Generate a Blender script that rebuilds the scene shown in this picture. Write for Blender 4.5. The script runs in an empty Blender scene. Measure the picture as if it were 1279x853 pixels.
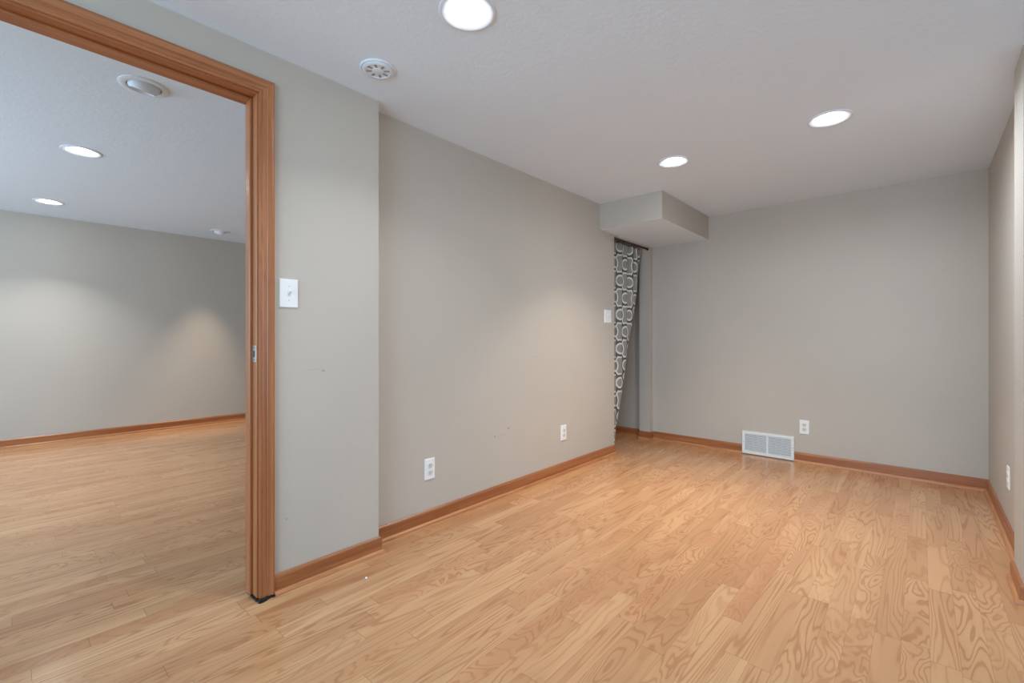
import bpy, bmesh, math, random
from mathutils import Vector, Matrix
random.seed(4)
S = bpy.context.scene
C = S.collection
R = math.radians

# ------------------------------------------------------------------ camera
cam_d = bpy.data.cameras.new('camera')
cam = bpy.data.objects.new('camera', cam_d); C.objects.link(cam)
cam_d.sensor_width = 36.0; cam_d.lens = 16.0
cam.location = (0, 0, 1.072)
cam.rotation_euler = (R(90), 0, R(41.928))
cam_d.shift_y = -5.0/1279
cam_d.clip_start = 0.02
S.camera = cam

# ------------------------------------------------------------------ world, exposure
S.view_settings.view_transform = 'Standard'; S.view_settings.look = 'None'
S.view_settings.gamma = 1.0; S.view_settings.use_curve_mapping = False
S.view_settings.exposure = 0.09
S.cycles.max_bounces = 10; S.cycles.diffuse_bounces = 6; S.cycles.glossy_bounces = 4
S.cycles.sample_clamp_indirect = 6.0
try:
    S.cycles.use_denoising = True; S.cycles.denoiser = 'OPENIMAGEDENOISE'
except Exception: pass
W = bpy.data.worlds.new('world'); S.world = W; W.use_nodes = True
W.node_tree.nodes['Background'].inputs[0].default_value = (0.78, 0.88, 1.0, 1)
W.node_tree.nodes['Background'].inputs[1].default_value = 0.6

def area(name, loc, rot, sx, sy, power, col, spread=180, shape='RECTANGLE'):
    d = bpy.data.lights.new(name, 'AREA'); d.shape = shape; d.size = sx
    if shape in ('RECTANGLE', 'ELLIPSE'): d.size_y = sy
    d.energy = power; d.color = col; d.spread = R(spread)
    o = bpy.data.objects.new(name, d); C.objects.link(o)
    o.location = loc; o.rotation_euler = rot
    return o
DAY = (0.54, 0.80, 1.0)
BULB = [(.93, .97, 1), (1, .86, .68), (.82, .92, 1), (1, .98, .95), (1, .98, .95)]
# added cool fill lamps in place of daylight, in unseen windows behind the camera
area('window_fill', (-0.1, -2.57, 1.25), (R(90), 0, 0), 2.6, 1.6, 98, DAY)
area('window_fill', (2.37, 0.6, 1.25), (R(90), 0, R(90)), 2.4, 1.6, 15, DAY)
area('window_fill', (-4.4, -2.57, 1.25), (R(90), 0, 0), 2.8, 1.6, 98, DAY)
P_LAMP = 8.0

# ------------------------------------------------------------------ node helpers
class NT:
    def __init__(s, name):
        s.m = bpy.data.materials.new(name); s.m.use_nodes = True
        s.t = s.m.node_tree; s.b = s.t.nodes['Principled BSDF']
    def link(s, a, b): s.t.links.new(a, b)
    def setin(s, sock, v):
        if hasattr(v, 'is_linked') or isinstance(v, bpy.types.NodeSocket): s.link(v, sock)
        else: sock.default_value = v
    def math(s, op, a, b=0.0, c=0.0):
        n = s.t.nodes.new('ShaderNodeMath'); n.operation = op
        s.setin(n.inputs[0], a); s.setin(n.inputs[1], b); s.setin(n.inputs[2], c)
        return n.outputs[0]
    def coord(s, which='Object'): return s.t.nodes.new('ShaderNodeTexCoord').outputs[which]
    def sep(s, v):
        n = s.t.nodes.new('ShaderNodeSeparateXYZ'); s.link(v, n.inputs[0]); return n.outputs
    def comb(s, x, y, z=0.0):
        n = s.t.nodes.new('ShaderNodeCombineXYZ')
        for i, v in enumerate((x, y, z)): s.setin(n.inputs[i], v)
        return n.outputs[0]
    def scale(s, v, sc):
        n = s.t.nodes.new('ShaderNodeVectorMath'); n.operation = 'MULTIPLY'
        s.link(v, n.inputs[0]); n.inputs[1].default_value = sc; return n.outputs[0]
    def noise(s, v, scale, detail=2.0, rough=0.5, dist=0.0):
        n = s.t.nodes.new('ShaderNodeTexNoise'); s.link(v, n.inputs['Vector'])
        s.setin(n.inputs['Scale'], scale); n.inputs['Detail'].default_value = detail
        n.inputs['Roughness'].default_value = rough; n.inputs['Distortion'].default_value = dist
        return n.outputs['Fac']
    def white(s, v):
        n = s.t.nodes.new('ShaderNodeTexWhiteNoise'); n.noise_dimensions = '3D'
        s.link(v, n.inputs['Vector']); return n.outputs['Value'], n.outputs['Color']
    def ramp(s, f, stops):
        n = s.t.nodes.new('ShaderNodeValToRGB'); e = n.color_ramp.elements
        while len(e) < len(stops): e.new(0.5)
        for i, (p, c) in enumerate(stops):
            e[i].position = p; e[i].color = (c[0], c[1], c[2], 1) if not isinstance(c, float) else (c, c, c, 1)
        s.setin(n.inputs[0], f); return n.outputs[0]
    def mix(s, f, a, b, mode='MIX'):
        n = s.t.nodes.new('ShaderNodeMix'); n.data_type = 'RGBA'; n.blend_type = mode
        s.setin(n.inputs[0], f)
        for sock, v in ((n.inputs[6], a), (n.inputs[7], b)):
            if isinstance(v, tuple): sock.default_value = (v[0], v[1], v[2], 1)
            else: s.link(v, sock)
        return n.outputs[2]
    def mrange(s, v, a, b, c=0.0, d=1.0, smooth=True):
        n = s.t.nodes.new('ShaderNodeMapRange')
        if smooth: n.interpolation_type = 'SMOOTHSTEP'
        s.setin(n.inputs[0], v)
        for i, q in enumerate((a, b, c, d)): s.setin(n.inputs[i+1], q)
        return n.outputs[0]
    def bump(s, h, strength, dist):
        n = s.t.nodes.new('ShaderNodeBump'); n.inputs['Strength'].default_value = strength
        n.inputs['Distance'].default_value = dist; s.link(h, n.inputs['Height'])
        s.link(n.outputs[0], s.b.inputs['Normal'])
    def base(s, c):
        if isinstance(c, tuple): s.b.inputs['Base Color'].default_value = (c[0], c[1], c[2], 1)
        else: s.link(c, s.b.inputs['Base Color'])
    def rough(s, r): s.setin(s.b.inputs['Roughness'], r)

def lin(r, g, b):
    f = lambda v: (v/255/12.92) if v/255 <= 0.04045 else ((v/255+0.055)/1.055)**2.4
    return (f(r), f(g), f(b))

def simple(name, col, rough=0.5, metal=0.0, emit=None, spec=0.5):
    n = NT(name); n.base(col); n.rough(rough); n.b.inputs['Metallic'].default_value = metal
    n.b.inputs['Specular IOR Level'].default_value = spec
    if emit:
        n.b.inputs['Emission Color'].default_value = (*emit[0], 1); n.b.inputs['Emission Strength'].default_value = emit[1]
    v = n.noise(n.coord(), 220.0, 2.0)
    n.bump(v, 0.04, 0.002)
    return n.m

PAINT = lin(189, 182, 173)
def paint(name, spots=()):
    n = NT(name); co = n.coord()
    big = n.noise(co, 1.3, 2.0)
    c = n.mix(n.mrange(big, 0.3, 0.7), tuple(v*0.975 for v in PAINT), tuple(v*1.02 for v in PAINT))
    if spots:
        x, y, z = n.sep(co)
        wob = n.noise(co, 90.0, 2.0)
        for (sy, sz, ry, rz, a) in spots:                     # small scuffs of their own shape
            dy = n.math('DIVIDE', n.math('SUBTRACT', y, sy), ry)
            dz = n.math('DIVIDE', n.math('SUBTRACT', z, sz), rz)
            d = n.math('SQRT', n.math('ADD', n.math('MULTIPLY', dy, dy), n.math('MULTIPLY', dz, dz)))
            d = n.math('ADD', d, n.math('MULTIPLY', n.math('SUBTRACT', wob, 0.5), 1.2))
            c = n.mix(n.mrange(d, 0.7, 1.1, a, 0.0), c, lin(110, 100, 92))
    n.base(c); n.rough(0.62); n.b.inputs['Specular IOR Level'].default_value = 0.35
    h = n.noise(co, 120.0, 3.0, 0.6)
    n.bump(h, 0.10, 0.004)
    return n.m
M = {}
M['paint'] = paint('wall_paint')
M['paint_scuffed'] = paint('wall_paint_scuffed', [(2.176, 0.414, .008, .007, .4), (2.31, 0.448, .010, .011, .4), (2.24, 0.412, .05, .004, .15),
    (2.60, 0.93, .05, .004, .1)])
M['paint_marked'] = paint('wall_paint_marked', [(0.961, 0.922, .010, .005, .4), (0.915, 0.93, .05, .004, .12), (0.80, 0.30, .004, .004, .5)])

def ceiling_mat():
    n = NT('ceiling_texture'); co = n.coord()
    n.base(lin(224, 237, 252)); n.rough(0.85); n.b.inputs['Specular IOR Level'].default_value = 0.2
    a = n.noise(co, 34.0, 4.0, 0.6, 0.6); a = n.mrange(a, 0.42, 0.62)
    b = n.noise(co, 130.0, 2.0)
    n.bump(n.math('ADD', a, n.math('MULTIPLY', b, 0.3)), 0.085, 0.004)
    return n.m
M['ceiling'] = ceiling_mat()

def floor_mat():
    n = NT('oak_planks'); co = n.coord(); X, Y, Z = n.sep(co)
    w = 0.0746
    u = n.math('DIVIDE', n.math('ADD', X, 0.2), w)
    col = n.math('FLOOR', u); fu = n.math('FRACT', n.math('ADD', u, 200.0))
    r1, rc = n.white(n.comb(col, 3.7, 1.0))
    r2, _ = n.white(n.comb(col, 9.1, 5.0))
    L = n.math('ADD', n.math('MULTIPLY', r1, 0.6), 0.5)
    v = n.math('ADD', n.math('DIVIDE', Y, L), n.math('MULTIPLY', r2, 17.0))
    row = n.math('FLOOR', v); fv = n.math('FRACT', n.math('ADD', v, 100.0))
    idv, idc = n.white(n.comb(col, row, 0.5))
    id2, _ = n.white(n.comb(col, row, 7.5))
    id3, _ = n.white(n.comb(col, row, 13.5))
    # grain: contour lines of a stretched noise, as in flat-sawn oak
    st = n.math('ADD', n.math('MULTIPLY', n.math('POWER', id2, 2.6), 3.4), 0.5)
    gv = n.comb(n.math('ADD', n.math('MULTIPLY', X, 9.5), n.math('MULTIPLY', idv, 60.0)),
                n.math('ADD', n.math('MULTIPLY', Y, st), n.math('MULTIPLY', id2, 40.0)), n.math('MULTIPLY', id3, 30.0))
    g = n.noise(gv, 1.0, 2.5, 0.45, 0.35)
    fr = n.math('ADD', n.math('MULTIPLY', id3, 13.0), 9.0)
    s = n.math('SINE', n.math('MULTIPLY', n.math('MULTIPLY', g, fr), 6.283))
    line = n.mrange(s, 0.35, 1.0)
    soft = n.mrange(s, -1.0, 1.0)
    tone = n.noise(gv, 0.55, 2.0)
    quiet = n.mrange(n.math('ADD', n.noise(n.comb(n.math('ADD', X, idv), n.math('MULTIPLY', Y, 0.5), id3), 5.0, 2.0), n.math('MULTIPLY', n.math('SUBTRACT', id3, 0.5), 0.35)), 0.34, 0.60, 0.45, 1.0)
    # fine pores along the board
    pv = n.comb(n.math('ADD', n.math('MULTIPLY', X, 260.0), n.math('MULTIPLY', idv, 90.0)), n.math('MULTIPLY', Y, 9.0), id2)
    pores = n.noise(pv, 1.0, 3.0, 0.6)
    c = n.mix(n.mrange(tone, 0.3, 0.72), lin(207, 162, 119), lin(182, 134, 94))
    c = n.mix(n.math('MULTIPLY', n.math('MULTIPLY', soft, quiet), 0.34), c, lin(182, 126, 84))
    c = n.mix(n.math('MULTIPLY', n.math('MULTIPLY', line, quiet), n.math('ADD', n.math('MULTIPLY', idv, 0.36), 0.30)), c, lin(146, 92, 56))
    c = n.mix(n.mrange(pores, 0.56, 0.78, 0.0, 0.20), c, lin(150, 100, 62))
    # each board its own tone
    c = n.mix(n.mrange(idv, 0.0, 1.0, 0.0, 0.30, False), c, lin(182, 128, 90))
    c = n.mix(n.mrange(id3, 0.6, 1.0, 0.0, 0.14, False), c, lin(214, 177, 134))
    c = n.mix(n.mrange(id2, 0.8, 1.0, 0.0, 0.25, False), c, lin(190, 128, 92))
    # the redder board in the doorway
    thr = n.math('COMPARE', col, -27.0, 0.1)
    c = n.mix(n.math('MULTIPLY', thr, 0.45), c, lin(170, 112, 72))
    # seams
    eu = n.math('MULTIPLY', n.math('MINIMUM', fu, n.math('SUBTRACT', 1.0, fu)), w)
    ev = n.math('MULTIPLY', n.math('MINIMUM', fv, n.math('SUBTRACT', 1.0, fv)), L)
    su = n.mrange(eu, 0.0004, 0.0011, 1.0, 0.0)
    sv = n.mrange(ev, 0.0006, 0.0014, 1.0, 0.0)
    seam = n.math('MAXIMUM', n.math('MULTIPLY', su, 0.28), n.math("MULTIPLY", sv, 0.42))
    c = n.mix(seam, c, lin(96, 60, 36))
    # a few dark nail specks
    vo = n.t.nodes.new('ShaderNodeTexVoronoi'); n.link(co, vo.inputs['Vector']); vo.inputs['Scale'].default_value = 1.7
    c = n.mix(n.mrange(vo.outputs['Distance'], 0.004, 0.008, 0.85, 0.0), c, lin(50, 32, 22))
    n.base(c)
    n.rough(n.math('ADD', n.math('MULTIPLY', pores, 0.10), 0.15))
    n.b.inputs['Specular IOR Level'].default_value = 0.5
    hgt = n.math('SUBTRACT', n.math('MULTIPLY', pores, -0.15), n.math('MULTIPLY', n.math('MAXIMUM', su, sv), 0.6))
    n.bump(hgt, 0.12, 0.001)
    return n.m
M['floor'] = floor_mat()

def trim_mat(axis, A=(172, 112, 70), B=(148, 88, 52), nm='honey_oak_trim_'):
    n = NT(nm + axis); co = n.coord()
    k = {'x': (1.2, 38, 38), 'y': (38, 1.2, 38), 'z': (38, 38, 1.2)}[axis]
    g = n.noise(n.scale(co, k), 1.0, 3.0, 0.5, 0.4)
    k2 = tuple(260 if q > 2 else 6 for q in k)
    p = n.noise(n.scale(co, k2), 1.0, 2.0)
    s = n.math('SINE', n.math('MULTIPLY', g, 60.0))
    c = n.mix(n.mrange(g, 0.3, 0.7), lin(*A), lin(*B))
    c = n.mix(n.mrange(s, 0.2, 1.0, 0.0, 0.35), c, lin(138, 74, 40))
    c = n.mix(n.mrange(p, 0.55, 0.75, 0.0, 0.35), c, lin(120, 64, 34))
    n.base(c); n.rough(0.34); n.b.inputs['Specular IOR Level'].default_value = 0.5
    n.bump(p, 0.08, 0.001)
    return n.m
for a in 'xyz': M['oak_'+a] = trim_mat(a)
for a in 'xy': M['shoe_'+a] = trim_mat(a, (196, 138, 92), (176, 114, 70), 'oak_shoe_lit_top_')  # shoe oak lightened: the light its curved top catches is put into the colour

M['plastic'] = simple('white_plastic', lin(236, 238, 240), 0.32)
M['plastic_soft'] = simple('white_matt_plastic', lin(214, 214, 212), 0.5)
M['slot'] = simple('dark_slot', lin(40, 38, 36), 0.6)
M['slot_grey'] = simple('grey_slot', lin(150, 149, 146), 0.6)
M['trim_white'] = simple('painted_white_trim', lin(222, 232, 244), 0.5)
M['steel'] = simple('brushed_steel', lin(196, 194, 188), 0.3, 1.0)
M['enamel'] = simple('white_enamel', lin(228, 231, 234), 0.35)
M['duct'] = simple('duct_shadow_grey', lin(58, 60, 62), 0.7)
M['baffle'] = simple('matt_white_baffle', lin(166, 168, 170), 0.55)
M['bulb'] = simple('lit_bulb', lin(250, 250, 245), 0.4, 0, ((0.97, 0.98, 1.0), 60.0))
M['bulb_off'] = simple('unlit_bulb', lin(214, 216, 220), 0.25)
M['torn'] = simple('black_torn_underlay', lin(26, 23, 22), 0.9)
M['crumb'] = simple('white_paint_chip', lin(222, 222, 228), 0.7)
M['rod'] = simple('dark_curtain_rod', lin(52, 50, 50), 0.4, 0.6)
M['frame_white'] = simple('white_window_frame', lin(232, 232, 230), 0.4)

def curtain_mat():
    n = NT('trellis_fabric'); uv = n.coord('UV'); x, y, _ = n.sep(uv)
    a, b = 0.23, 0.33
    def wrap(v, p, off):    # signed distance to nearest multiple
        f = n.math('FRACT', n.math('ADD', n.math('DIVIDE', v, p), off+100.5))
        return n.math('MULTIPLY', n.math('SUBTRACT', f, 0.5), p)
    def dist(ox, oy):
        dx, dy = wrap(x, a, ox), wrap(y, b, oy)
        return n.math('SQRT', n.math('ADD', n.math('MULTIPLY', dx, dx), n.math('MULTIPLY', dy, dy)))
    d = n.math('MINIMUM', dist(0, 0), dist(0.5, 0.5))
    k = 1/math.sqrt(1/a**2+1/b**2)
    def link(sg):
        q = n.math('ADD', n.math('DIVIDE', x, a), n.math('MULTIPLY', n.math('DIVIDE', y, b), sg))
        f = n.math('SUBTRACT', n.math('FRACT', n.math('ADD', q, 100.5)), 0.5)
        return n.math('MULTIPLY', n.math('ABSOLUTE', f), k)
    lk = n.math('MINIMUM', link(1), link(-1))
    sd = n.math('MINIMUM', n.math('SUBTRACT', d, 0.078), n.math('SUBTRACT', lk, 0.017))
    weave = n.noise(n.scale(uv, (900, 900, 1)), 1.0, 1.0)
    GREY, DARK, WHITE = lin(152, 153, 149), lin(94, 94, 94), lin(228, 228, 224)
    c = n.mix(n.mrange(sd, -0.001, 0.001, 1.0, 0.0), GREY, DARK)
    out = n.math('MULTIPLY', n.mrange(sd, -0.001, 0.001), n.mrange(sd, 0.013, 0.015, 1.0, 0.0))
    c = n.mix(out, c, WHITE)
    c = n.mix(n.mrange(d, 0.055, 0.057, 1.0, 0.0), c, WHITE)
    c = n.mix(n.mrange(d, 0.038, 0.040, 1.0, 0.0), c, GREY)
    c = n.mix(n.math('MULTIPLY', weave, 0.25), c, DARK)
    n.base(c); n.rough(0.85); n.b.inputs['Specular IOR Level'].default_value = 0.2
    n.bump(weave, 0.1, 0.001)
    return n.m
M['curtain'] = curtain_mat()

# ------------------------------------------------------------------ mesh helpers
def newbm(): return bmesh.new()
def add_box(bm, lo, hi, bevel=0.0, seg=2):
    t = bmesh.new(); bmesh.ops.create_cube(t, size=1.0)
    for v in t.verts: v.co = Vector([lo[i] + (v.co[i]+0.5)*(hi[i]-lo[i]) for i in range(3)])
    if bevel > 0: bmesh.ops.bevel(t, geom=t.edges[:], offset=bevel, segments=seg, affect='EDGES', profile=0.5)
    merge(bm, t)
def merge(bm, t, mat=None):
    if mat is not None: t.transform(mat)
    me = bpy.data.meshes.new('tmp'); t.to_mesh(me); t.free(); bm.from_mesh(me); bpy.data.meshes.remove(me)
def add_prism(bm, pts, axis, a, b, sa=None, sb=None):
    """pts: closed 2D outline; extruded along axis from a to b. sa/sb give a shift of the end per point (mitres)."""
    def mk(p, t):
        if axis == 0: return (t, p[0], p[1])
        if axis == 1: return (p[0], t, p[1])
        return (p[0], p[1], t)
    A = [bm.verts.new(mk(p, a + (sa[i] if sa else 0))) for i, p in enumerate(pts)]
    B = [bm.verts.new(mk(p, b + (sb[i] if sb else 0))) for i, p in enumerate(pts)]
    n = len(pts)
    bm.faces.new(A); bm.faces.new(B[::-1])
    for i in range(n): bm.faces.new((A[i], B[i], B[(i+1) % n], A[(i+1) % n]))
def add_lathe(bm, prof, seg=48, closed=False):
    rings = []
    for r, z in prof:
        if r < 1e-6: rings.append([bm.verts.new((0, 0, z))])
        else: rings.append([bm.verts.new((r*math.cos(2*math.pi*k/seg), r*math.sin(2*math.pi*k/seg), z)) for k in range(seg)])
    pairs = list(zip(rings, rings[1:])) + ([(rings[-1], rings[0])] if closed else [])
    for P, Q in pairs:
        for k in range(seg):
            k2 = (k+1) % seg
            if len(P) == 1 and len(Q) == 1: continue
            if len(P) == 1: bm.faces.new((P[0], Q[k], Q[k2]))
            elif len(Q) == 1: bm.faces.new((P[k], Q[0], P[k2]))
            else: bm.faces.new((P[k], Q[k], Q[k2], P[k2]))
def obj(name, bm, mat, parent=None, smooth=False, loc=None):
    bmesh.ops.recalc_face_normals(bm, faces=bm.faces[:])
    me = bpy.data.meshes.new(name); bm.to_mesh(me); bm.free()
    if smooth:
        for p in me.polygons: p.use_smooth = True
        try: me.set_sharp_from_angle(angle=R(35))
        except Exception: pass
    me.materials.append(mat)
    o = bpy.data.objects.new(name, me); C.objects.link(o)
    if loc: o.location = loc
    if parent: o.parent = parent
    return o
def struct(name, bm, mat, parent=None, **k):
    o = obj(name, bm, mat, parent, **k)
    if not parent: o['kind'] = 'structure'
    return o
def empty(name, loc=(0, 0, 0), rot=(0, 0, 0)):
    o = bpy.data.objects.new(name, None); C.objects.link(o); o.location = loc; o.rotation_euler = rot
    o.empty_display_size = 0.05
    return o
def tag(o, label, cat, group=None, kind=None):
    o['label'] = label; o['category'] = cat
    if group: o['group'] = group
    if kind: o['kind'] = kind
    return o
def copy_tree(o, parent=None):
    c = o.copy(); C.objects.link(c)
    if parent: c.parent = parent
    for ch in list(o.children): copy_tree(ch, c)
    return c
def cut(o, cutter_bm):
    """bake a boolean difference into the mesh of o"""
    me = bpy.data.meshes.new('cut'); bmesh.ops.recalc_face_normals(cutter_bm, faces=cutter_bm.faces[:])
    cutter_bm.to_mesh(me); cutter_bm.free()
    k = bpy.data.objects.new('cut', me); C.objects.link(k)
    md = o.modifiers.new('b', 'BOOLEAN'); md.object = k; md.operation = 'DIFFERENCE'; md.solver = 'EXACT'
    dg = bpy.context.evaluated_depsgraph_get(); dg.update()
    nm = bpy.data.meshes.new_from_object(o.evaluated_get(dg))
    o.modifiers.clear(); old = o.data; nm.name = old.name; o.data = nm; bpy.data.meshes.remove(old)
    bpy.data.objects.remove(k); bpy.data.meshes.remove(me)

# ------------------------------------------------------------------ dimensions
H, HL = 2.25, 2.305
XL1, XL2, XR, XS = -2.008, -2.108, 0.352, 0.308
TL = -2.14                       # left-room side of the partition
YB = 4.575
YJOG = 1.242
YE = 3.762                       # end of the left wall, start of the curtained opening
YST = 4.505                      # stub on the other side of that opening
Y0, Y3 = -2.6, 3.0
XE, XF = 2.4, -6.6
D0, D1, DT = -0.13, 0.683, 2.062 # doorway: jamb faces and head
SOF = 2.025

# ------------------------------------------------------------------ shell
bm = newbm(); add_box(bm, (XF-0.12, Y0-0.12, -0.1), (XE+0.12, YB+0.12, 0)); struct('floor', bm, M['floor'])

LIT = [(-1.22, 1.118), (-1.234, 2.992), (-0.365, 2.963)]
LIT_LEFT = [(-4.135, 0.338), (-5.894, 0.264)]
EYES = [(-2.838, 0.456), (-6.058, 1.669)]
def holes(pts, z):
    b = newbm()
    for (x, y) in pts:
        t = newbm(); bmesh.ops.create_cone(t, cap_ends=True, segments=48, radius1=0.078, radius2=0.078, depth=0.2)
        merge(b, t, Matrix.Translation((x, y, z)))
    return b
bm = newbm(); add_box(bm, (XL2-0.06, Y0-0.12, H), (XE+0.12, YB+0.12, H+0.14)); o = struct('ceiling', bm, M['ceiling']); cut(o, holes(LIT, H))
bm = newbm(); add_box(bm, (XF-0.12, Y0-0.12, HL), (XL2-0.06, Y3+0.12, HL+0.14)); o = struct('ceiling_left', bm, M['ceiling']); cut(o, holes(LIT_LEFT+EYES, HL))

JT = 0.019   # jamb board
bm = newbm()
o_d0, o_d1, o_dt = D0-JT-0.008, D1+JT+0.008, DT+JT+0.008
add_prism(bm, [(Y0, 0), (o_d0, 0), (o_d0, o_dt), (o_d1, o_dt), (o_d1, 0), (YJOG, 0), (YJOG, H), (Y0, H)], 0, TL, XL1)
struct('wall_left', bm, M['paint_marked'])
bm = newbm()
add_prism(bm, [(YJOG, 0), (YE, 0), (YE, 2.008), (YST, 2.008), (YST, 0), (YB, 0), (YB, H), (YJOG, H)], 0, XL2-0.118, XL2)
struct('wall_left_rear', bm, M['paint_scuffed'])
bm = newbm(); add_box(bm, (-3.2, YB, 0), (XR+0.15, YB+0.12, H)); struct('wall_back', bm, M['paint'])
bm = newbm()
add_prism(bm, [(XS, 2.737), (XE+0.12, 2.737), (XE+0.12, 2.86), (XR+0.13, 2.86), (XR+0.13, YB), (XR, YB), (XR, 2.983), (XS, 2.983)], 2, 0, H)
struct('wall_right', bm, M['paint'])
def window_wall(name, axis, at, th, lo, hi, w0, w1, z0, z1, top):
    b = newbm()
    add_prism(b, [(lo, 0), (hi, 0), (hi, top), (lo, top)], axis, at, at+th)
    o = struct(name, b, M['paint'])
    k = newbm()
    if axis == 1: add_box(k, (w0, at-1, z0), (w1, at+1, z1))
    else: add_box(k, (at-1, w0, z0), (at+1, w1, z1))
    cut(o, k)
window_wall('wall_front', 1, Y0-0.12, 0.12, XL1-0.12, XE+0.12, -1.4, 1.2, 0.45, 2.05, H)
window_wall('wall_east', 0, XE, 0.12, Y0, 2.737, -0.6, 1.8, 0.45, 2.05, H)
window_wall('wall_front_left', 1, Y0-0.12, 0.12, XF-0.12, XL1-0.12, -5.8, -3.0, 0.45, 2.05, HL)
def window(n, axis, at, w0, w1, z0, z1):  # out of view, added to let in the cool fill light
    root = empty('window_%d' % n); root['kind'] = 'structure'
    b = newbm(); f = 0.05
    def bx(p0, p1, q0, q1, nb):
        if axis == 1: add_box(nb, (p0, at-0.08, q0), (p1, at-0.03, q1), 0.004)
        else: add_box(nb, (at+0.03, p0, q0), (at+0.08, p1, q1), 0.004)
    bx(w0, w0+f, z0, z1, b); bx(w1-f, w1, z0, z1, b); bx(w0+f, w1-f, z0, z0+f, b); bx(w0+f, w1-f, z1-f, z1, b)
    obj('window_frame', b, M['frame_white'], root)
    b = newbm(); m = (w0+w1)/2; bx(m-0.02, m+0.02, z0+f, z1-f, b); obj('mullion', b, M['frame_white'], root)
window(1, 1, Y0, -1.4, 1.2, 0.45, 2.05)
window(2, 0, XE, -0.6, 1.8, 0.45, 2.05)
window(3, 1, Y0, -5.8, -3.0, 0.45, 2.05)
bm = newbm(); add_box(bm, (XF-0.12, Y0, 0), (XF, Y3+0.12, HL)); struct('wall_far_left', bm, M['paint'])
bm = newbm(); add_box(bm, (XF, Y3, 0), (XL2-0.118, Y3+0.12, HL)); struct('wall_end_left', bm, M['paint'])
# closet behind the curtain
bm = newbm(); add_box(bm, (-3.2, Y3+0.12, 0), (-3.08, YB, H)); struct('wall_closet', bm, M['paint'])
bm = newbm(); add_box(bm, (-3.2, Y3+0.12, H), (XL2-0.06, YB+0.12, H+0.1)); struct('ceiling_closet', bm, M['ceiling'])
# boxed-in soffit in the far left corner
bm = newbm()
add_box(bm, (XL2, 3.507, SOF), (-1.538, YB, H)); so = struct('ceiling_soffit', bm, M['paint'])
so.data.materials.append(M['ceiling'])
for p in so.data.polygons:
    if p.normal.z < -0.9: p.material_index = 1

# ------------------------------------------------------------------ baseboards with shoe molding
BH, BT, SW, SH = 0.084, 0.012, 0.013, 0.019
def base_profile(sgn):
    p = [(0, 0), (BT, 0), (BT, BH-0.014), (BT-0.003, BH-0.007), (BT-0.007, BH-0.002), (BT-0.009, BH), (0, BH)]
    return [(sgn*a, z) for a, z in p]
def shoe_profile(sgn):
    q = [(BT, 0), (BT+SW, 0)] + [(BT+SW*math.cos(t), 0.003+(SH-0.003)*math.sin(t)) for t in (0, .35, .7, 1.05, 1.3, 1.57)]
    return [(sgn*a, z) for a, z in q]
def baseboard(name, axis, at, sgn, a, b, ext_a=0, ext_b=0):
    """runs along axis from a to b; the wall face lies at 'at' on the other axis, the room on the sgn side.
    ext 1 = mitred around an outside corner, -1 = mitred into an inside corner, 0 = square cut"""
    m = M['oak_' + 'xy'[axis]]
    r = None
    for nm, prof in ((name, base_profile(sgn)), ('shoe_molding', shoe_profile(sgn))):
        pts = [(at+p, z) for p, z in prof]
        sa = [-ext_a*abs(p) for p, z in prof]; sb = [ext_b*abs(p) for p, z in prof]
        t = newbm(); add_prism(t, pts, axis, a, b, sa, sb)
        if r is None: r = struct(nm, t, m)
        else: obj(nm, t, M['shoe_' + 'xy'[axis]], r, smooth=True)
    return r
CO = 0.746   # outer edge of the door casing
baseboard('baseboard_left', 1, XL1, 1, CO, YJOG, 0, 1)
baseboard('baseboard_left_jog', 0, YJOG, 1, XL2, XL1, -1, 1)
baseboard('baseboard_left_rear', 1, XL2, 1, YJOG, YE, -1, 0)
baseboard('baseboard_left_stub', 0, YST, -1, XL2-0.118, XL2, 0, 1)
baseboard('baseboard_left_stub_side', 1, XL2, 1, YST, YB, 1, -1)
VX0, VX1 = -1.23, -0.815
baseboard('baseboard_back_left', 0, YB, -1, XL2, VX0-0.001, -1, 0)
baseboard('baseboard_back_right', 0, YB, -1, VX1+0.001, XR, 0, -1)
baseboard('baseboard_closet', 0, YB, -1, -3.08, XL2-0.118, 0, 0)
baseboard('baseboard_right', 1, XR, -1, 2.983, YB, -1, -1)
baseboard('baseboard_right_jog', 0, 2.983, 1, XS, XR, 1, -1)
baseboard('baseboard_right_stub', 1, XS, -1, 2.737, 2.983, 1, 1)
baseboard('baseboard_right_front', 0, 2.737, -1, XS, XE, 1, 0)
baseboard('baseboard_far_left', 1, XF, 1, Y0, Y3, -1, -1)
baseboard('baseboard_end_left', 0, Y3, -1, XF, XL2-0.118, -1, 0)

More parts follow.
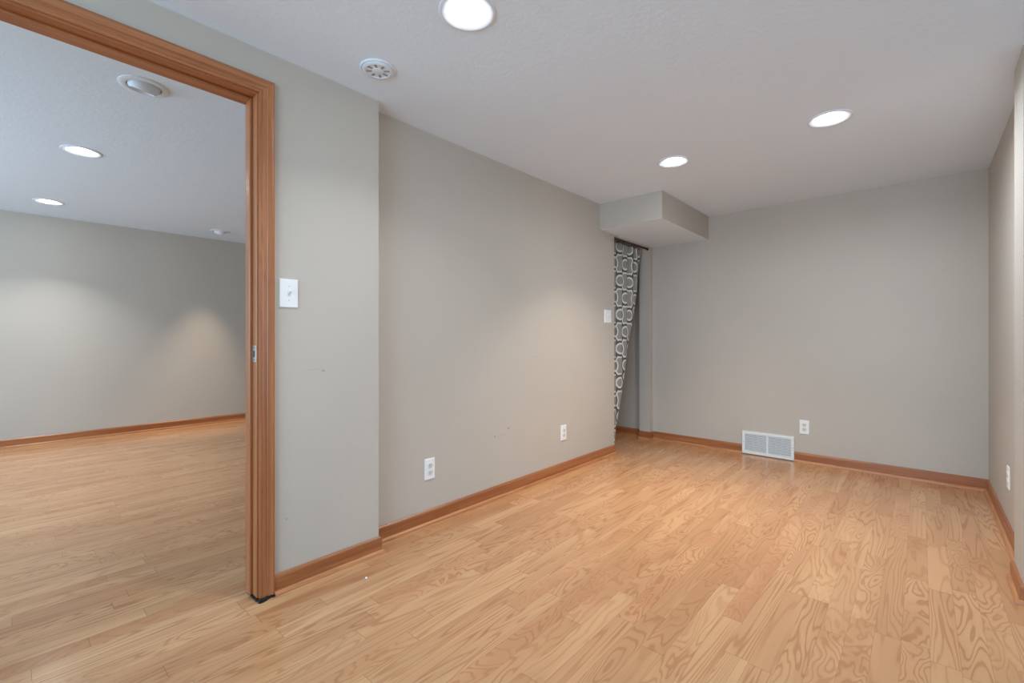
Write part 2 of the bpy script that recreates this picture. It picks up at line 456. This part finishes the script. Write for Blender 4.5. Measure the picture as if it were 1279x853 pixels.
# ------------------------------------------------------------------ doorway
door = empty('door_1', (XL1, (D0+D1)/2, 0)); door['kind'] = 'structure'
def dpart(name, bm, mat, parent=None, smooth=False):
    bm.transform(Matrix.Translation((-XL1, -(D0+D1)/2, 0)))
    return obj(name, bm, mat, parent or door, smooth)
GAP = 0.011
REV = 0.006
CW = 0.057
CPROF = [(0, 0), (0, .007), (.002, .010), (.009, .0112), (.0108, .0100), (.0122, .0100), (.014, .0115), (.024, .0128), (.0268, .0116), (.0282, .0116),
         (.031, .0140), (.043, .0165), (.048, .0185), (.054, .0185), (.057, .0165), (.057, 0)]
def casing(side_x, sg):
    yi1, yi0, zi = D1+REV, D0-REV, DT+REV
    b = newbm(); add_prism(b, [(side_x+sg*v, yi1+u) for u, v in CPROF], 2, GAP, zi, None, [u for u, v in CPROF]); dpart('casing_leg', b, M['oak_z'])
    b = newbm(); add_prism(b, [(side_x+sg*v, yi0-u) for u, v in CPROF], 2, GAP, zi, None, [u for u, v in CPROF]); dpart('casing_leg', b, M['oak_z'])
    b = newbm(); add_prism(b, [(side_x+sg*v, zi+u) for u, v in CPROF], 1, yi0, yi1, [-u for u, v in CPROF], [u for u, v in CPROF]); dpart('casing_head', b, M['oak_y'])
casing(XL1, 1); casing(TL, -1)
b = newbm(); add_box(b, (TL, D1, GAP), (XL1, D1+JT, DT+JT), 0.0015); dpart('jamb', b, M['oak_z'])
b = newbm(); add_box(b, (TL, D0-JT, GAP), (XL1, D0, DT+JT), 0.0015); dpart('jamb', b, M['oak_z'])
b = newbm(); add_box(b, (TL, D0, DT), (XL1, D1, DT+JT), 0.0015); dpart('jamb_head', b, M['oak_y'])
ST = 0.011; SX0, SX1 = XL1-0.083, XL1-0.047
b = newbm(); add_box(b, (SX0, D1-ST, GAP), (SX1, D1, DT), 0.003); dpart('door_stop', b, M['oak_z'])
b = newbm(); add_box(b, (SX0, D0, GAP), (SX1, D0+ST, DT), 0.003); dpart('door_stop', b, M['oak_z'])
b = newbm(); add_box(b, (SX0, D0+ST, DT-ST), (SX1, D1-ST, DT), 0.003); dpart('door_stop_head', b, M['oak_y'])
# strike plate on the far jamb
b = newbm(); ox, oz = XL1-0.026, 1.005
add_box(b, (ox-0.016, D1-0.0018, oz-0.034), (ox+0.019, D1, oz+0.034), 0.0008)
add_box(b, (ox+0.017, D1-0.0018, oz-0.018), (ox+0.0245, D1, oz+0.018), 0.0006)
sp = dpart('strike_plate', b, M['steel']); sp['label'] = 'silver strike plate'
b = newbm(); add_box(b, (ox-0.007, D1-0.0024, oz-0.013), (ox+0.008, D1-0.0012, oz+0.013)); dpart('latch_hole', b, M['slot'], sp)
for dz in (-0.025, 0.025):
    b = newbm(); t = newbm(); add_lathe(t, [(0, -0.0014), (0.003, -0.001), (0.0035, 0)], 12); merge(b, t, Matrix.Translation((ox+0.001, D1-0.0016, oz+dz)) @ Matrix.Rotation(R(-90), 4, 'X'))
    dpart('screw', b, M['slot'], sp)

# ------------------------------------------------------------------ recessed lights
def lit_light():
    root = empty('recessed_light')
    b = newbm(); add_lathe(b, [(0.061, 0.004), (0.0775, 0.003), (0.103, 0.0), (0.1025, -0.003), (0.098, -0.0055), (0.090, -0.005), (0.072, -0.001), (0.063, 0.0005)], 64, True)
    obj('trim_ring', b, M['baffle'], root, True)
    b = newbm(); add_lathe(b, [(0.0632, 0.0005), (0.062, 0.012), (0.060, 0.030), (0.058, 0.045), (0.0, 0.046), (0.0, 0.048), (0.060, 0.047), (0.065, 0.003)], 64, True)
    obj('baffle', b, M['baffle'], root, True)
    b = newbm(); add_lathe(b, [(0, -0.013), (0.018, -0.012), (0.035, -0.008), (0.047, -0.002), (0.053, 0.007), (0.053, 0.018), (0.044, 0.036), (0.0, 0.040)], 48)
    obj('bulb', b, M['bulb'], root, True)
    return root
proto = None
LABELS = ['lit recessed ceiling light nearest the top edge, close to the smoke detector',
          'lit recessed ceiling light nearest the boxed soffit',
          'lit recessed ceiling light towards the right wall',
          'lit recessed ceiling light in the next room, nearer and larger one seen through the doorway',
          'lit recessed ceiling light in the next room, close above the far wall']
for i, (x, y) in enumerate(LIT + LIT_LEFT):
    o = lit_light() if proto is None else copy_tree(proto)
    if proto is None: proto = o
    z = H if i < 3 else HL
    o.location = (x, y, z)
    if i in (0, 3, 4):                       # white trim in the next room; the first ring's lighter colour stands for glow
        for ch in o.children:
            if ch.name.startswith('trim_ring'): ch.material_slots[0].link = 'OBJECT'; ch.material_slots[0].material = M['trim_white']
    tag(o, LABELS[i], 'ceiling light', 'lit recessed lights in the main room' if i < 3 else 'lit recessed lights in the next room')
    area('bulb_light', (x, y, z-0.016), (0, 0, 0), 0.09, 0.09, P_LAMP*(0.75, 1.3, 2.4, 0.85, 1.0)[i], BULB[i], (128, 100, 168, 112, 100)[i], 'DISK')

def eyeball(loc, yaw, tilt, label):
    root = empty('eyeball_light', loc)
    b = newbm(); add_lathe(b, [(0.070, 0.002), (0.100, 0.0), (0.099, -0.0035), (0.094, -0.006), (0.076, -0.008), (0.070, -0.006)], 64, True)
    obj('trim_ring', b, M['trim_white'], root, True)
    rot = Matrix.Rotation(yaw, 4, 'Z') @ Matrix.Rotation(tilt, 4, 'Y')
    rs = 0.069; cap = 0.84
    pr = [(rs*math.sin(t), -rs*math.cos(t)) for t in [cap + k*(2.0-cap)/10 for k in range(11)]]
    r0, z0 = pr[0]
    pr = [(r0-0.006, z0+0.030), (r0-0.005, z0+0.002)] + pr + [(pr[-1][0]-0.004, pr[-1][1])]
    t = newbm(); add_lathe(t, pr, 48); b = newbm(); merge(b, t, Matrix.Translation((0, 0, 0.022)) @ rot)
    obj('eyeball', b, M['trim_white'], root, True)
    t = newbm(); add_lathe(t, [(0, z0+0.004), (0.02, z0+0.005), (0.036, z0+0.010), (0.045, z0+0.018), (0.046, z0+0.03), (0, z0+0.034)], 40)
    b = newbm(); merge(b, t, Matrix.Translation((0, 0, 0.022)) @ rot)
    obj('bulb', b, M['bulb_off'], root, True)
    tag(root, label, 'ceiling light')
    return root
eyeball((EYES[0][0], EYES[0][1], HL), R(20), R(20), 'white eyeball ceiling light just beyond the door head, unlit')
eyeball((EYES[1][0], EYES[1][1], HL), R(180), R(-28), 'small white eyeball ceiling light beside the right door jamb, by the far wall')
# the eyeball by the far wall washes that wall
d = bpy.data.lights.new('eyeball_beam', 'SPOT'); d.energy = 85; d.color = (1.0, 0.80, 0.58); d.spot_size = R(50); d.spot_blend = 1.0; d.shadow_soft_size = 0.04
sl = bpy.data.objects.new('eyeball_beam', d); C.objects.link(sl); sl.location = (EYES[1][0]-0.03, EYES[1][1], HL-0.06)
sl.rotation_euler = (Vector((XF+.22, 1.58, 0.3)) - sl.location).to_track_quat('-Z', 'Y').to_euler()

# ------------------------------------------------------------------ smoke detector
sd = empty('smoke_detector', (-1.771, 1.092, H))
b = newbm(); add_lathe(b, [(0, 0.0), (0.075, 0.0), (0.075, -0.004), (0.072, -0.007), (0.069, -0.007), (0.067, -0.005), (0.0, -0.005)], 56)
obj('base_plate', b, M['trim_white'], sd, True)
b = newbm(); add_lathe(b, [(0.066, -0.004), (0.066, -0.009), (0.061, -0.012), (0.052, -0.013), (0.052, -0.010), (0.024, -0.010), (0.024, -0.013), (0.018, -0.0145), (0.0, -0.015)], 56)
cov = obj('cover', b, M['trim_white'], sd, True)
b = newbm()
for k in range(8):
    t = newbm(); add_box(t, (0.027, -0.005, -0.0112), (0.049, 0.005, -0.0098), 0.0004); merge(b, t, Matrix.Rotation(2*math.pi*k/8, 4, 'Z'))
obj('slots', b, M['slot_grey'], cov)
tag(sd, 'round white smoke detector with ringed slotted face on the ceiling', 'smoke detector')

# ------------------------------------------------------------------ outlets and switches (built facing +X, origin on the wall)
PL = [0]
def plate(w, h):
    b = newbm(); t = newbm(); bmesh.ops.create_cube(t, size=1.0)
    for v in t.verts:
        s = 1.0 if v.co.x < 0 else 0.94
        v.co = Vector(((v.co.x+0.5)*0.0065, v.co.y*(w - (0 if v.co.x < 0 else 0.006)), v.co.z*(h-(0 if v.co.x < 0 else 0.006))))
    bmesh.ops.bevel(t, geom=t.edges[:], offset=0.0014, segments=2, affect='EDGES', profile=0.5)
    merge(b, t); return b
def screw(parent, y, z, x=0.0065):
    b = newbm(); t = newbm(); add_lathe(t, [(0, 0.0012), (0.002, 0.001), (0.0032, 0)], 14); merge(b, t, Matrix.Translation((x, y, z)) @ Matrix.Rotation(R(90), 4, 'Y'))
    add_box(b, (x+0.0009, y-0.0025, z-0.0004), (x+0.0014, y+0.0025, z+0.0004))
    return obj('screw', b, M['plastic_soft'], parent)
def outlet():
    root = empty('wall_outlet')
    obj('cover_plate', plate(0.073, 0.122), M['plastic'], root)
    for dz in (-0.0195, 0.0195):
        b = newbm(); t = newbm()
        bmesh.ops.create_cone(t, cap_ends=True, segments=32, radius1=0.0172, radius2=0.0168, depth=0.003)
        for v in t.verts: v.co.y = max(-0.0135, min(0.0135, v.co.y))
        merge(b, t, Matrix.Translation((0.0078, 0, dz)) @ Matrix.Rotation(R(90), 4, 'Y') @ Matrix.Rotation(R(90), 4, 'Z'))
        rc = obj('receptacle', b, M['plastic_soft'], root)
        for yy, hh in ((-0.006, 0.0045), (0.006, 0.0035)):
            b = newbm(); add_box(b, (0.0088, yy-0.0011, dz+0.003-hh), (0.0096, yy+0.0011, dz+0.003+hh)); obj('slot', b, M['slot'], rc)
        b = newbm(); t = newbm(); bmesh.ops.create_cone(t, cap_ends=True, segments=16, radius1=0.0024, radius2=0.0024, depth=0.0008)
        merge(b, t, Matrix.Translation((0.0092, 0, dz-0.008)) @ Matrix.Rotation(R(90), 4, 'Y')); obj('slot', b, M['slot'], rc)
    screw(root, 0, 0)
    return root
po = outlet()
OUT = [((XL2, 1.635, 0.315), 0, 'white duplex outlet low on the left wall, nearer the wall jog'),
       ((XL2, 2.956, 0.318), 0, 'white duplex outlet low on the left wall, nearer the curtain'),
       ((-0.742, YB, 0.304), R(-90), 'white duplex outlet on the back wall, right of the floor vent'),
       ((XR, 3.592, 0.322), R(180), 'white duplex outlet on the right wall, seen edge on')]
for i, (loc, rz, lb) in enumerate(OUT):
    o = po if i == 0 else copy_tree(po)
    o.location = loc; o.rotation_euler = (0, 0, rz); tag(o, lb, 'outlet', 'white wall outlets')
def toggle(root, y):
    b = newbm(); add_box(b, (0.006, y-0.0055, -0.0125), (0.0078, y+0.0055, 0.0125), 0.0006); bz = obj('toggle_slot', b, M['plastic_soft'], root)
    b = newbm(); t = newbm(); add_box(t, (0, -0.0042, -0.005), (0.017, 0.0042, 0.005), 0.0016)
    for v in t.verts: v.co.z *= 1 - 0.25*v.co.x/0.017
    merge(b, t, Matrix.Translation((0.005, y, 0.001)) @ Matrix.Rotation(R(-32), 4, 'Y')); obj('toggle', b, M['plastic'], root)
    screw(root, y, 0.030); screw(root, y, -0.030)
s1 = empty('light_switch', (XL1, 0.808, 1.26)); obj('cover_plate', plate(0.079, 0.124), M['plastic'], s1); toggle(s1, 0)
tag(s1, 'white single toggle light switch on the wall beside the doorway', 'light switch')
s2 = empty('light_switch', (XL2, 3.640, 1.263)); obj('cover_plate', plate(0.118, 0.120), M['plastic'], s2); toggle(s2, -0.023); toggle(s2, 0.023)
tag(s2, 'white double light switch plate at the wall end beside the curtain', 'light switch')

# ------------------------------------------------------------------ floor-level vent grille
vt = empty('vent_grille', ((VX0+VX1)/2, YB, 0))
vw, vz0, vz1 = (VX1-VX0)/2, 0.008, 0.212
b = newbm(); f0 = 0.024
def fr(lo, hi): add_box(b, lo, hi, 0.0015)
fr((-vw, -0.020, vz0), (-vw+f0, 0, vz1)); fr((vw-f0, -0.020, vz0), (vw, 0, vz1))
fr((-vw+f0-0.001, -0.020, vz0), (vw-f0+0.001, 0, vz0+f0)); fr((-vw+f0-0.001, -0.020, vz1-f0), (vw-f0+0.001, 0, vz1))
fr((-0.008, -0.019, vz0+f0-0.001), (0.008, 0, vz1-f0+0.001))
obj('frame', b, M['enamel'], vt)
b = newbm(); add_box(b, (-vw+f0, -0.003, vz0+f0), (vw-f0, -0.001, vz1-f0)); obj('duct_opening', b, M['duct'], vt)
NS = 11; zz0, zz1 = vz0+f0, vz1-f0
for x0, x1 in ((-vw+f0-0.001, -0.0075), (0.0075, vw-f0+0.001)):
    b = newbm()
    for k in range(NS):
        z = zz0 + (k+0.5)*(zz1-zz0)/NS; hgt = 0.0049
        pts = [(-0.018, z-hgt+0.001), (-0.0168, z-hgt), (-0.004, z+hgt-0.001), (-0.0052, z+hgt)]
        add_prism(b, pts, 0, x0, x1)
    obj('louvre_panel', b, M['enamel'], vt)
for x in (-vw+0.012, vw-0.012):
    b = newbm(); t = newbm(); add_lathe(t, [(0, 0.0016), (0.003, 0.0012), (0.0042, 0)], 14); merge(b, t, Matrix.Translation((x, -0.020, (vz0+vz1)/2)) @ Matrix.Rotation(R(90), 4, 'X')); obj('screw', b, M['steel'], vt)
tag(vt, 'white metal louvred vent grille at floor level on the back wall', 'vent')

# ------------------------------------------------------------------ curtain and its rod
XC = -2.172; XRD = -2.134
rod = newbm(); t = newbm(); bmesh.ops.create_cone(t, cap_ends=True, segments=20, radius1=0.008, radius2=0.008, depth=YST-YE-0.0)
merge(rod, t, Matrix.Translation((XRD, (YE+YST)/2, 1.998)) @ Matrix.Rotation(R(90), 4, 'X'))
ro = obj('curtain_rod', rod, M['rod'], smooth=True)
for yy, s in ((YE, 1), (YST, -1)):
    b = newbm(); t = newbm(); add_lathe(t, [(0, 0), (0.014, 0), (0.014, 0.008), (0.009, 0.012), (0, 0.012)], 20); merge(b, t, Matrix.Translation((XRD, yy, 1.998)) @ Matrix.Rotation(R(-90*s), 4, 'X')); obj('end_cap', b, M['rod'], ro, True)
tag(ro, 'dark thin tension rod holding the patterned curtain', 'curtain rod')
EDGE = [(2.03, 4.445), (1.663, 4.368), (1.246, 4.243), (0.885, 4.123), (0.461, 3.993), (0.127, 3.905), (0.0, 3.885)]
def edge_y(z):
    for (za, ya), (zb, yb) in zip(EDGE, EDGE[1:]):
        if z >= zb: return yb + (ya-yb)*(z-zb)/(za-zb)
    return EDGE[-1][1]
bm = newbm(); uvl = bm.loops.layers.uv.new('UVMap')
NU, NV = 220, 90
zt, zb = 1.988, 0.02
YL = 3.775
def fold(y, t, yr=9.0):
    p = (y-YL)/0.105
    e = max(0.0, min(1.0, (yr-y)/0.13))
    return XC - 0.002 + (0.0105 + 0.006*t)*(0.12+0.88*e*e*(3-2*e))*math.sin(2*math.pi*p + 0.5*math.sin(2.1*t) + 0.9*math.sin(p*0.9)) + 0.006*math.sin(2*math.pi*p*0.43+1)
arc = [0.0]; NA = 1400
for k in range(NA):
    ya, yb = YL+0.7*k/NA, YL+0.7*(k+1)/NA
    arc.append(arc[-1] + math.hypot(yb-ya, fold(yb, 0.4)-fold(ya, 0.4)))
def arclen(y): return arc[max(0, min(NA, int(round((y-YL)/0.7*NA))))]
U0 = arclen(3.885)
grid = []; uvs = []
for j in range(NV+1):
    t = j/NV; z = zt + (zb-zt)*t; yr = edge_y(z); rowv = []; ru = []
    for i in range(NU+1):
        sx = i/NU
        if sx <= 0.9:
            y = YL + (yr-YL)*sx/0.9; x = fold(y, t, yr); u = arclen(y)-U0
        else:      # the drawn-back edge turns in behind the cloth
            q = (sx-0.9)/0.1; y = yr + 0.004*math.sin(math.pi*q) - 0.02*q*q; x = fold(yr, t, yr) - 0.020*q; u = arclen(yr)-U0+0.03*q
        rowv.append(bm.verts.new((x, y, z))); ru.append(u)
    grid.append(rowv); uvs.append(ru)
for j in range(NV):
    for i in range(NU):
        f = bm.faces.new((grid[j][i], grid[j][i+1], grid[j+1][i+1], grid[j+1][i]))
        for lp, (ii, jj) in zip(f.loops, ((i, j), (i+1, j), (i+1, j+1), (i, j+1))):
            lp[uvl].uv = (uvs[jj][ii], (1-jj/NV)*(zt-zb) + 0.02 - 1.79 + 0.33*6)
cu = obj('curtain', bm, M['curtain'], smooth=True)
md = cu.modifiers.new('thickness', 'SOLIDIFY'); md.thickness = 0.0015; md.offset = 0
tag(cu, 'grey curtain with white ring trellis pattern, pulled aside in the closet opening', 'curtain')

# ------------------------------------------------------------------ debris
bm = newbm(); rnd = random.Random(7)
def chip(b, x, y, z, r, sq):
    t = newbm(); bmesh.ops.create_icosphere(t, subdivisions=1, radius=1)
    for v in t.verts: v.co = Vector((v.co.x*r*rnd.uniform(.6, 1.5), v.co.y*r*rnd.uniform(.6, 1.5), max(-1, v.co.z)*r*sq*rnd.uniform(.7, 1.2)))
    merge(b, t, Matrix.Translation((x, y, z)) @ Matrix.Rotation(rnd.uniform(0, 6), 4, 'Z'))
for k in range(46):
    u = k/45
    if u < 0.5: x, y = XL1+0.010-0.10*(1-u*2), D1+0.002+rnd.uniform(-.005, .004)
    else: x, y = XL1+0.014+rnd.uniform(-.006, .006), D1+0.004+(u-0.5)*2*0.055
    chip(bm, x, y, 0.005, rnd.uniform(.004, .0075), 0.6)
for k in range(12): chip(bm, XL1+0.018+rnd.uniform(0, .012), D1+0.0+rnd.uniform(-.008, .03), 0.0022, rnd.uniform(.002, .004), 0.5)
tag(obj('torn_underlay', bm, M['torn']), 'black torn underlay crumbs under the foot of the door casing', 'debris', kind='stuff')
bm = newbm(); chip(bm, 0, 0, 0.0035, 0.006, 0.6)
tag(obj('paint_chip', bm, M['crumb'], loc=(-1.835, 1.073, 0)), 'tiny white chip lying on the floor near the left baseboard', 'debris')
